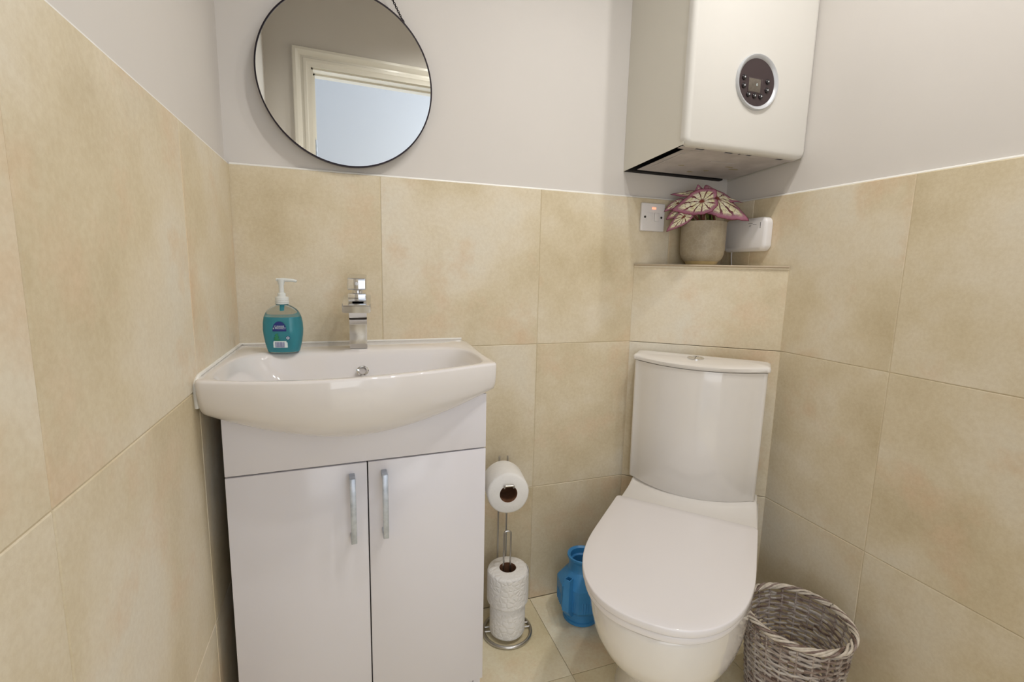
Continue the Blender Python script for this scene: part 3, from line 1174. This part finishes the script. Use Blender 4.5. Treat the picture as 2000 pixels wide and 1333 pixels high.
# stepped main plate
box(bm, 0.036, bw - 0.014, -bd + 0.039, -0.014, zb + 0.003, zb + 0.0045)
box(bm, 0.036, bw - 0.014, -bd + 0.038, -bd + 0.041, zb, zb + 0.0045)
box(bm, 0.180, 0.265, -0.165, -0.150, zb + 0.0015, zb + 0.0030, 0.0006)
box(bm, 0.060, 0.094, -bd + 0.052, -bd + 0.060, zb + 0.0022, zb + 0.003)
box(bm, 0.052, 0.062, -0.20, -0.06, zb + 0.0005, zb + 0.003, 0.001)
obj('underside_plate', shear(bm), 'galv', boil, smooth=False)
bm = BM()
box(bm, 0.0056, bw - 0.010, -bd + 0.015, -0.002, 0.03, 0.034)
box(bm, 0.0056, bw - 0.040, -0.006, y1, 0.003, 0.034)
obj('added_shade_plate', shear(bm), 'hole', boil, smooth=False)  # black plates added to stand in for shade inside the casing
for (x, y, s) in ((0.13, -0.10, 0.010), (0.28, -0.13, 0.014), (0.31, -0.115, 0.016), (0.20, -0.05, 0.012), (0.24, -0.075, 0.010)):
    pts = [(x + s * (1.3 * cos(a)) * (0.8 + 0.25 * sin(3 * a + x * 40)), y + s * 0.55 * sin(a) * (0.8 + 0.3 * cos(2 * a + y * 50)), zb + 0.0028) for a in [2 * pi * k / 14 for k in range(14)]]
    bm = BM()
    bm.faces.new([bm.verts.new(p) for p in pts])
    obj('worn_patch', shear(bm), 'galv_worn', boil, smooth=False)
bm = BM()
tube(bm, fillet([(0.020, -0.055, 0.028), (0.022, -0.05, 0.010), (0.016, -0.03, 0.004), (0.022, -0.012, 0.020)], 0.01), 0.0022, 8)
tube(bm, fillet([(0.026, -0.07, 0.028), (0.030, -0.045, 0.009), (0.024, -0.02, 0.006), (0.030, -0.01, 0.022)], 0.01), 0.0020, 8)
obj('cable', bm, 'wire', boil)
# control panel: bezel ring sloping into a dark dial
cpx, cpz = 1.2745 - BX0, 1.563 - BZ0
cp = bpy.data.objects.new('control_panel', None)
COL.objects.link(cp)
cp.parent = boil
cp.location = (cpx, -bd, cpz)
cp.rotation_euler = (pi / 2, 0, 0)
bm = BM()
lathe(bm, [(0.0685, 0.0003), (0.0680, 0.0050), (0.0665, 0.0072), (0.0650, 0.0070), (0.0580, 0.0012), (0.0575, 0.0002)], 72, cap0=False, cap1=False)
obj('bezel', bm, 'bezel', cp)
bm = BM()
lathe(bm, [(0.0580, 0.0010), (0.02, 0.0011), (0.001, 0.0011)], 64, cap0=False)
obj('dial_face', bm, 'panel_dark', cp)
bm = BM()
box(bm, -0.0300, 0.0190, -0.0265, 0.0105, 0.0009, 0.0016, 0.0003)
obj('display_frame', bm, 'panel_dark', cp)
bm = BM()
box(bm, -0.0270, 0.0120, -0.0240, 0.0080, 0.0014, 0.0020, 0.0003)
obj('display', bm, 'lcd', cp)
tdisp = text_mesh('0', 0.009, 'display_digit', 'white_print', cp, 0.0001)
tdisp.location = (0.0, -0.006, 0.0022)
for bx, bz in ((-0.0430, 0.0070), (-0.0420, -0.0130), (0.0350, 0.0060), (0.0350, -0.0150), (-0.0250, -0.0325), (-0.0050, -0.0335), (0.0155, -0.0330)):
    bm = BM()
    lathe(bm, [(0.0064, 0.0004), (0.0064, 0.0030), (0.0050, 0.0046), (0.0010, 0.0050)], 24, c=(bx, bz))
    bt = obj('button', bm, 'button', cp)
    bm = BM()
    lathe(bm, [(0.0021, 0.0049), (0.0021, 0.0052)], 10, c=(bx, bz))
    obj('button_mark', bm, 'bezel', bt)

# ------------------------------------------------------------------ fused switch
sw = empty('fused_switch', (1.1725, 0, 1.2415), 0, 'square white fused wall switch with a lit red neon on the tiles beside the plant', 'switch')
bm = BM()
box(bm, -0.043, 0.043, -0.010, 0.0, -0.043, 0.043, 0.003, 3)
obj('faceplate', bm, 'plastic', sw)
bm = BM()
box(bm, 0.004, 0.020, -0.0150, -0.0102, -0.0125, 0.014, 0.001)
for v in bm.verts:
    v.co.y += 0.0040 * (v.co.z + 0.0125) / 0.0265 if v.co.y < -0.012 else 0
obj('rocker', bm, 'plastic', sw)
bm = BM()
box(bm, -0.024, -0.002, -0.0112, -0.0102, -0.0125, 0.014, 0.0005)
box(bm, -0.020, -0.006, -0.0122, -0.0111, -0.009, 0.0105, 0.0005)
obj('fuse_carrier', bm, 'plastic', sw)
bm = BM()
box(bm, -0.006, 0.008, -0.0118, -0.0102, 0.0245, 0.0305, 0.0006)
obj('neon_lamp', bm, 'neon', sw)
for sx in (-1, 1):
    bm = BM()
    lathe(bm, [(0.0036, 0.0), (0.0036, 0.0006)], 20)
    o = obj('screw', bm, 'screwhole', sw)
    o.location = (sx * 0.0302, -0.0100, 0.0)
    o.rotation_euler = (pi / 2, 0, 0)

# ------------------------------------------------------------------ white network box
rt = empty('network_box', (RW, -0.1165, 1.191), 0, 'flat white plastic box with rounded corners fixed to the right wall behind the plant pot', 'box')


def rbox_x(bm, hy, hz, R, prof, n=10):
    """rounded rectangle in y-z, thickness along -x"""
    rl = []
    for ins, x in prof:
        pts = []
        for (sy, sz, a0) in ((1, -1, -pi / 2), (1, 1, 0), (-1, 1, pi / 2), (-1, -1, pi)):
            for k in range(n + 1):
                a = a0 + pi / 2 * k / n
                pts.append((x, sy * (hy - R) + (R - ins) * cos(a), sz * (hz - R) + (R - ins) * sin(a)))
        rl.append(pts)
    rings(bm, rl)


bm = BM()
rbox_x(bm, 0.0855, 0.0505, 0.020, [(0.002, -0.0005), (0, -0.003), (0, -0.020), (0.002, -0.0235), (0.006, -0.0265), (0.010, -0.0285)])
obj('casing', bm, 'plastic', rt, angle=30)
tm = BM()
# small printed marks (unreadable in the photo) as plain strokes
for (y0, y1, z0, z1) in ((-0.035, -0.018, 0.0335, 0.0345), (-0.050, -0.036, 0.0290, 0.0300), (-0.030, -0.022, 0.0270, 0.0278), (-0.028, -0.021, 0.0235, 0.0243)):
    box(tm, -0.02865, -0.0284, y0, y1, z0, z1)
obj('printed_lines', tm, 'dark_print', rt, smooth=False)
tm = BM()
for k in range(5):
    box(tm, -0.02865, -0.0284, -0.066, -0.0635, 0.018 + k * 0.0034, 0.0205 + k * 0.0034)
obj('printed_name', tm, 'dark_print', rt, smooth=False)
bm = BM()
tube(bm, [(-0.006, 0.064, -0.050), (-0.006, 0.063, -0.07), (-0.0055, 0.060, -0.0945)], 0.0022, 8)
obj('cable', bm, 'plastic', rt)

# ------------------------------------------------------------------ potted plant
PC = Vector((1.3185, -0.0705, LEDGE + 0.0004))
pp = empty('potted_plant', PC, 0, 'purple and cream painted-leaf begonia in a speckled grey-beige pot on the tiled ledge', 'plant')
bm = BM()
lathe(bm, [(0.046, 0.010), (0.052, 0.011), (0.060, 0.020), (0.0650, 0.033), (0.0665, 0.050), (0.0668, 0.125), (0.0668, 0.131), (0.0655, 0.1325), (0.0640, 0.131), (0.0635, 0.110)], 72, cap0=True, cap1=False)
pot = obj('pot', bm, 'pot', pp)
bm = BM()
lathe(bm, [(0.043, 0.0), (0.046, 0.001), (0.048, 0.008), (0.0515, 0.0115)], 64, cap1=False)
obj('pot_foot', bm, 'pot_foot', pot)
bm = BM()
lathe(bm, [(0.0636, 0.112), (0.05, 0.114), (0.03, 0.116), (0.01, 0.1165)], 40, cap0=True)
obj('soil', bm, 'soil', pp)


def leaf_edge(t):
    """heart outline radius around the stalk joint; t=0 towards the tip, +-pi at the notch"""
    a = abs(t)
    tip = 1.0 * math.exp(-(a / 0.42) ** 1.15) * 0.48
    body = 0.62 - 0.02 * cos(a * 2) - 0.16 * max(0, (a - 2.3) / 0.84) ** 1.5
    if a > 2.6:
        body *= 0.96 + 0.04 * cos((a - 2.6) * 5)
    return (body + tip) * (1 + 0.018 * sin(a * 13 + 1) + 0.012 * sin(t * 29))


def make_leaf(base, tip, normal, width=1.0, fold=0.25, droop=0.25, curl=0.0, name='leaf', parent=pp, seed=0, stem_from=None):
    base, tip = Vector(base), Vector(tip)
    L = (tip - base).length / 1.08
    X = (tip - base).normalized()
    N = Vector(normal).normalized()
    Yv = N.cross(X).normalized()
    N = X.cross(Yv).normalized()
    bm = BM()
    uvl = bm.loops.layers.uv.new('UVMap')
    na, nr = 72, 14
    rng = random.Random(seed)
    ph = rng.random() * 6
    vs = [[None] * (na + 1) for _ in range(nr + 1)]
    for i in range(nr + 1):
        rr = i / nr
        for j in range(na + 1):
            t = -pi * 0.985 + 2 * pi * 0.985 * j / na
            R = leaf_edge(t) * rr
            x, y = R * cos(t), R * sin(t) * width
            z = -droop * (max(0, x) ** 2) - fold * abs(y) ** 1.4 - 0.10 * max(0, -x) ** 2
            z += fold * 0.0
            z += 0.018 * abs(sin(11 * pi * (j / na))) * rr * (1 - rr * .4) + 0.03 * rr ** 3 * sin(5 * t + ph) + curl * y * rr
            vs[i][j] = base + (X * x + Yv * y + N * z) * L
    grid = [[bm.verts.new(vs[i][j]) for j in range(na + 1)] for i in range(1, nr + 1)]
    c = bm.verts.new(base)

    def put(face, uvs):
        for lp, q in zip(face.loops, uvs):
            lp[uvl].uv = q
    for j in range(na):
        f = bm.faces.new((c, grid[0][j], grid[0][j + 1]))
        put(f, [((j + .5) / na, 0), (j / na, 1 / nr), ((j + 1) / na, 1 / nr)])
        for i in range(nr - 1):
            f = bm.faces.new((grid[i][j], grid[i + 1][j], grid[i + 1][j + 1], grid[i][j + 1]))
            put(f, [(j / na, (i + 1) / nr), (j / na, (i + 2) / nr), ((j + 1) / na, (i + 2) / nr), ((j + 1) / na, (i + 1) / nr)])
    o = obj(name, bm, 'leaf', parent, angle=180)
    md = o.modifiers.new('thickness', 'SOLIDIFY')
    md.thickness = 0.0009
    if stem_from is not None:
        s = Vector(stem_from)
        b = base - N * 0.001
        mid = (s + b) / 2 + Vector((0, 0, 0.015))
        sb = BM()
        tube(sb, bez(s, s * .5 + mid * .5 + Vector((0, 0, .01)), mid, b, 12), [0.0032] * 6 + [0.0026] * 7, 8)
        obj('stem', sb, 'stem' if seed % 2 else 'stem_red', parent)
    return o


def w2p(p):
    return Vector(p) - PC


TC = Vector((-0.60, -0.72, 0.25))     # roughly towards the camera
LV = [  # joint, tip, normal, width, fold, droop, stem root
    ((1.266, -0.118, 1.284), (1.207, -0.050, 1.264), (-0.60, -0.74, 0.22), 0.72, 0.16, 0.15, (0.006, -0.015, 0.114)),
    ((1.309, -0.130, 1.294), (1.386, -0.186, 1.231), (-0.50, -0.66, 0.56), 0.66, 0.75, 0.10, (0.014, -0.01, 0.114)),
    ((1.237, -0.076, 1.241), (1.200, -0.041, 1.198), (-0.70, -0.70, 0.05), 0.52, 0.45, 0.15, (-0.02, 0.005, 0.114)),
    ((1.236, -0.044, 1.285), (1.200, -0.024, 1.268), (-0.2, -0.85, 0.55), 0.60, 0.40, 0.35, (-0.015, 0.012, 0.114)),
    ((1.285, -0.065, 1.316), (1.218, -0.030, 1.320), (-0.25, -0.55, 0.85), 0.50, 0.35, 0.15, (-0.006, 0.01, 0.114)),
    ((1.288, -0.080, 1.298), (1.272, -0.092, 1.333), (-0.45, -0.85, 0.25), 0.95, 0.35, 0.30, (0.0, 0.01, 0.114)),
    ((1.322, -0.112, 1.303), (1.392, -0.150, 1.294), (-0.20, -0.50, 0.9), 0.60, 0.35, 0.15, (0.02, 0.008, 0.114)),
    ((1.248, -0.055, 1.268), (1.206, -0.029, 1.240), (-0.60, -0.78, 0.30), 0.62, 0.35, 0.25, (-0.012, -0.008, 0.114)),
]
for k, (b, t, n, wd, fo, drp, st) in enumerate(LV):
    make_leaf(w2p(b), w2p(t), n, wd, fo, drp, 0.0, seed=k + 3, stem_from=st)
# small furled leaf and bare stems
bm = BM()
tube(bm, bez((0.010, 0.012, 0.114), (0.008, 0.010, 0.16), (0.004, 0.012, 0.200), (-0.010, 0.020, 0.224), 12), [0.0026] * 9 + [0.0034, 0.0042, 0.0036, 0.001], 8)
obj('furled_leaf', bm, 'stem_red', pp)
for k in range(7):
    a = -2.4 + k * 0.42
    bm = BM()
    s = Vector((0.03 * cos(a), 0.03 * sin(a), 0.113))
    tube(bm, bez(s, s + Vector((0.004 * cos(a), 0.004 * sin(a), 0.02)), s + Vector((-0.01 * sin(a), 0.006, 0.04)), s * 0.3 + Vector((0, -0.01, 0.135)), 8), 0.0024, 7)
    obj('stem', bm, 'stem' if k % 3 else 'stem_red', pp)

# ------------------------------------------------------------------ toilet roll stand and rolls
HX, HY = 0.679, -0.114
hold = empty('toilet_roll_stand', (HX, HY, 0), radians(-8), 'free-standing satin wire toilet roll stand with round base beside the vanity cabinet', 'stand')
bm = BM()
tube(bm, [(0.070 * cos(2 * pi * k / 64), 0.070 * sin(2 * pi * k / 64), 0.0052) for k in range(64)], 0.005, 10, closed=True)
obj('base_ring', bm, 'wire', hold)
bm = BM()
tube(bm, [(-0.070, 0.0, 0.0075), (0.070, 0.0, 0.0075)], 0.0025, 8)
tube(bm, [(-0.0675, 0.018, 0.0075), (0.0675, 0.018, 0.0075)], 0.0025, 8)
obj('cross_wires', bm, 'wire', hold)
bm = BM()
ux0, ux1 = -0.0215, 0.0035
# rear pair of uprights rising behind the spare rolls, curving forward into the arm
for ux in (ux0, ux1):
    tube(bm, fillet([(ux, 0.0665, 0.008), (ux, 0.0665, 0.520), (ux, 0.0640, 0.523), (ux, 0.058, 0.487), (ux - 0.008, -0.070, 0.487), (ux - 0.008, -0.072, 0.492)], 0.006), 0.0028, 8)
obj('upright_wires', bm, 'wire', hold)
bm = BM()
tube(bm, fillet([(ux0 - .008, -0.070, 0.489), (ux0 - .008, -0.072, 0.4935), (ux1 - .008, -0.072, 0.4935), (ux1 - .008, -0.070, 0.489)], 0.003), 0.0026, 8)
obj('arm_end', bm, 'wire', hold)
bm = BM()
tube(bm, fillet([(-0.015, 0.0, 0.008), (-0.015, 0.0, 0.322), (0.005, 0.0, 0.322), (0.005, 0.0, 0.008)], 0.010, 8), 0.0026, 8)
obj('spare_roll_loop', bm, 'wire', hold)
bm = BM()
tube(bm, [(ux0, 0.0665, 0.008), (ux0, 0.018, 0.0075)], 0.002, 8)
tube(bm, [(ux1, 0.0665, 0.008), (ux1, 0.018, 0.0075)], 0.002, 8)
obj('brace_wires', bm, 'wire', hold)


def make_roll(r, h, label, mat='quilt', name='toilet_roll', hole=0.0235):
    e = empty(name, (0, 0, 0), 0, label, 'toilet roll', 'white toilet rolls on the wire stand')
    rnd = random.Random(int(r * 10000))
    n = 64
    ph = rnd.random() * 6
    wob = [1 + 0.010 * sin(2 * t + ph) + 0.006 * sin(5 * t + 2 * ph) for t in [2 * pi * k / n for k in range(n)]]
    bm = BM()
    prof = [(hole + 0.001, 0.0), (r - 0.006, 0.0), (r - 0.0015, 0.003), (r, 0.008), (r, h * .5), (r, h - 0.008), (r - 0.0015, h - 0.003), (r - 0.006, h), (hole + 0.001, h)]
    rl = [[(rr * cos(2 * pi * k / n) * (wob[k] if rr > r * .7 else 1), rr * sin(2 * pi * k / n) * (wob[k] if rr > r * .7 else 1), z) for k in range(n)] for rr, z in prof]
    rings(bm, rl, False, False)
    obj('paper', bm, mat, e, angle=50)
    bm = BM()
    lathe(bm, [(hole, 0.001), (hole + 0.0009, 0.0), (hole + 0.0009, h), (hole, h - 0.001), (hole, 0.001)], 40, cap0=False, cap1=False)
    obj('cardboard_tube', bm, 'card', e)
    return e


r1 = make_roll(0.0525, 0.098, 'narrow white toilet roll at the bottom of the stand, under another roll')
r1.location = (HX - 0.002, HY - 0.003, 0.0105)
r2 = make_roll(0.0600, 0.100, 'white quilted toilet roll stacked on top of another roll on the stand')
r2.location = (HX - 0.003, HY - 0.002, 0.1090)
r3 = make_roll(0.0580, 0.098, 'white toilet roll hung sideways on the arm at the top of the wire stand', 'paper')
r3.location = (HX - 0.0105, HY + 0.042, 0.4640)
r3.rotation_euler = (pi / 2, 0, radians(0))
r3.rotation_euler = (radians(90), 0, radians(-8))
# loose sheet edge wrapped round the upper spare roll
bm = BM()
rl = []
for k in range(40):
    a = -2.2 + 2.4 * k / 39
    rr = 0.0612
    rl.append([(rr * cos(a), rr * sin(a), 0.006), (rr * cos(a), rr * sin(a), 0.094), ((rr + .0006) * cos(a), (rr + .0006) * sin(a), 0.094), ((rr + .0006) * cos(a), (rr + .0006) * sin(a), 0.006)])
rings(bm, rl)
obj('loose_sheet', bm, 'quilt', r2)

# ------------------------------------------------------------------ blue plastic container
JX, JY = 0.918, -0.121
jug = empty('blue_container', (JX, JY, 0.0), radians(12), 'blue moulded plastic container with round open neck and small square spout behind the toilet', 'container')


def ngon(r, z, n=8, sub=8, k=0.97, ph=0.0):
    """octagon with softened corners, n*sub points"""
    out = []
    N = n * sub
    for i in range(N):
        a = 2 * pi * i / N
        # regular polygon radius
        m = (a + ph) % (2 * pi / n) - pi / n
        rp = r * cos(pi / n) / cos(m)
        rr = rp * k + r * (1 - k)
        out.append((rr * cos(a), rr * sin(a), z))
    return out


bm = BM()
rings(bm, [ngon(0.050, 0.0, k=0), ngon(0.054, 0.003, k=0), ngon(0.054, 0.012, k=0), ngon(0.051, 0.014, k=0), ngon(0.051, 0.030, k=0.0), ngon(0.052, 0.036, k=.2), ngon(0.070, 0.050), ngon(0.0755, 0.058), ngon(0.0765, 0.100),
           ngon(0.0765, 0.128), ngon(0.073, 0.134), ngon(0.050, 0.160, k=.6), ngon(0.043, 0.166, k=0), ngon(0.041, 0.176, k=0), ngon(0.041, 0.194, k=0), ngon(0.046, 0.200, k=0), ngon(0.0475, 0.204, k=0), ngon(0.047, 0.209, k=0), ngon(0.043, 0.210, k=0),
           ngon(0.0375, 0.206, k=0), ngon(0.036, 0.190, k=0), ngon(0.032, 0.186, k=0), ngon(0.032, 0.160, k=0)], True, False)
body = obj('body', bm, 'blue', jug, angle=28)
bm = BM()
lathe(bm, [(0.0322, 0.161), (0.001, 0.1605)], 40, cap0=False)
obj('neck_shade_disc', bm, 'hole', jug)  # black disc painting the shade down inside the neck
# raised ribs on the lower facets
for kf in range(8):
    a = pi / 8 + kf * pi / 4 + 0.0
    bm = BM()
    for q in range(-2, 3):
        c = Vector((cos(a), sin(a), 0)) * (0.0765 * cos(pi / 8) * 0.88 + 0.0765 * 0.12 - 0.0015) + Vector((-sin(a), cos(a), 0)) * q * 0.008
        p0, p1 = c + Vector((0, 0, 0.060)), c + Vector((0, 0, 0.094))
        tube(bm, [p0, p1], 0.0026, 6)
    obj('ribs', bm, 'blue', body)
# square spout
bm = BM()
ang = radians(-148) - radians(12)
d = Vector((cos(ang), sin(ang), 0))
s = Vector((-sin(ang), cos(ang), 0))


def sq(c, hw, z, dd=0.0):
    return [c + s * hw - d * hw + Vector((0, 0, z)), c + s * hw + d * hw + Vector((0, 0, z)), c - s * hw + d * hw + Vector((0, 0, z)), c - s * hw - d * hw + Vector((0, 0, z))]


rl = [sq(d * 0.062, 0.011, 0.044), sq(d * 0.080, 0.0115, 0.068), sq(d * 0.080, 0.0105, 0.12), sq(d * 0.077, 0.0095, 0.166), sq(d * 0.077, 0.0074, 0.1663), sq(d * 0.077, 0.0072, 0.148)]
rings(bm, rl)
sp = obj('spout', bm, 'blue', jug, smooth=False)
bm = BM()
bm.faces.new([bm.verts.new(p) for p in sq(d * 0.077, 0.0071, 0.1492)])
obj('spout_shade_face', bm, 'hole', sp, smooth=False)  # black face painting the shade inside the spout

# ------------------------------------------------------------------ wicker basket
WX, WY = 1.270, -0.563
bk = empty('wicker_basket', (WX, WY, 0), 0, 'round grey-washed wicker waste basket on the floor to the right of the toilet', 'basket')
HB = 0.243
NST = 22


def brad(z):
    return 0.093 + 0.021 * (z / HB) ** 0.9


bm = BM()
lay = bm.faces.layers.float.new('strand')
row_h = 0.0074
rows = int((HB - 0.012) / row_h)
rnd = random.Random(3)
for i in range(rows):
    z = 0.008 + i * row_h
    r = brad(z)
    N = NST * 6
    pts = []
    sh = (i // 2) % 2
    for k in range(N):
        a = 2 * pi * k / N
        # over-under weave; each course shifts by a stake
        w = 0.0030 * sin(NST * a / 2 + (pi if i % 2 else 0) + (i // 2) * 0.35)
        zz = z + 0.0011 * sin(NST * a + i) + 0.0006 * noise.noise(Vector((cos(a) * 4, sin(a) * 4, i * 1.7)))
        pts.append(((r + w) * cos(a), (r + w) * sin(a), zz))
    nf = len(bm.faces)
    tube(bm, pts, 0.0031 * rnd.uniform(0.80, 1.05), 6, closed=True, flat=0.6)
    bm.faces.ensure_lookup_table()
    val = rnd.random()
    seg = 0
    for j, f in enumerate(bm.faces[nf:]):
        if j % 36 == 0:
            val = rnd.random()
        f[lay] = val
nf = len(bm.faces)
for k in range(NST):
    a = 2 * pi * (k + 0.5) / NST
    tube(bm, [(brad(z) * cos(a), brad(z) * sin(a), z) for z in (0.004, 0.06, 0.12, 0.18, HB)], 0.0026, 6)
bm.faces.ensure_lookup_table()
for f in bm.faces[nf:]:
    f[lay] = 0.35
obj('woven_wall', bm, 'wicker', bk, angle=60)
# twisted rim
for s_ in range(6):
    bm = BM()
    pts = []
    N = 260
    for k in range(N):
        a = 2 * pi * k / N
        th = a * 7 + s_ * 2 * pi / 6 + 0.5 * sin(a * 3 + s_)
        rr = brad(HB) + 0.001 + 0.0062 * cos(th)
        pts.append((rr * cos(a), rr * sin(a), HB + 0.0035 + 0.0050 * sin(th)))
    tube(bm, pts, 0.0029, 6, closed=True)
    obj('rim_strand', bm, 'wicker_rim' if s_ % 3 else 'wicker', bk)
bm = BM()
lathe(bm, [(0.093, 0.001), (0.095, 0.004), (0.093, 0.008), (0.05, 0.007), (0.002, 0.0065)], 60)
obj('base', bm, 'wicker', bk)
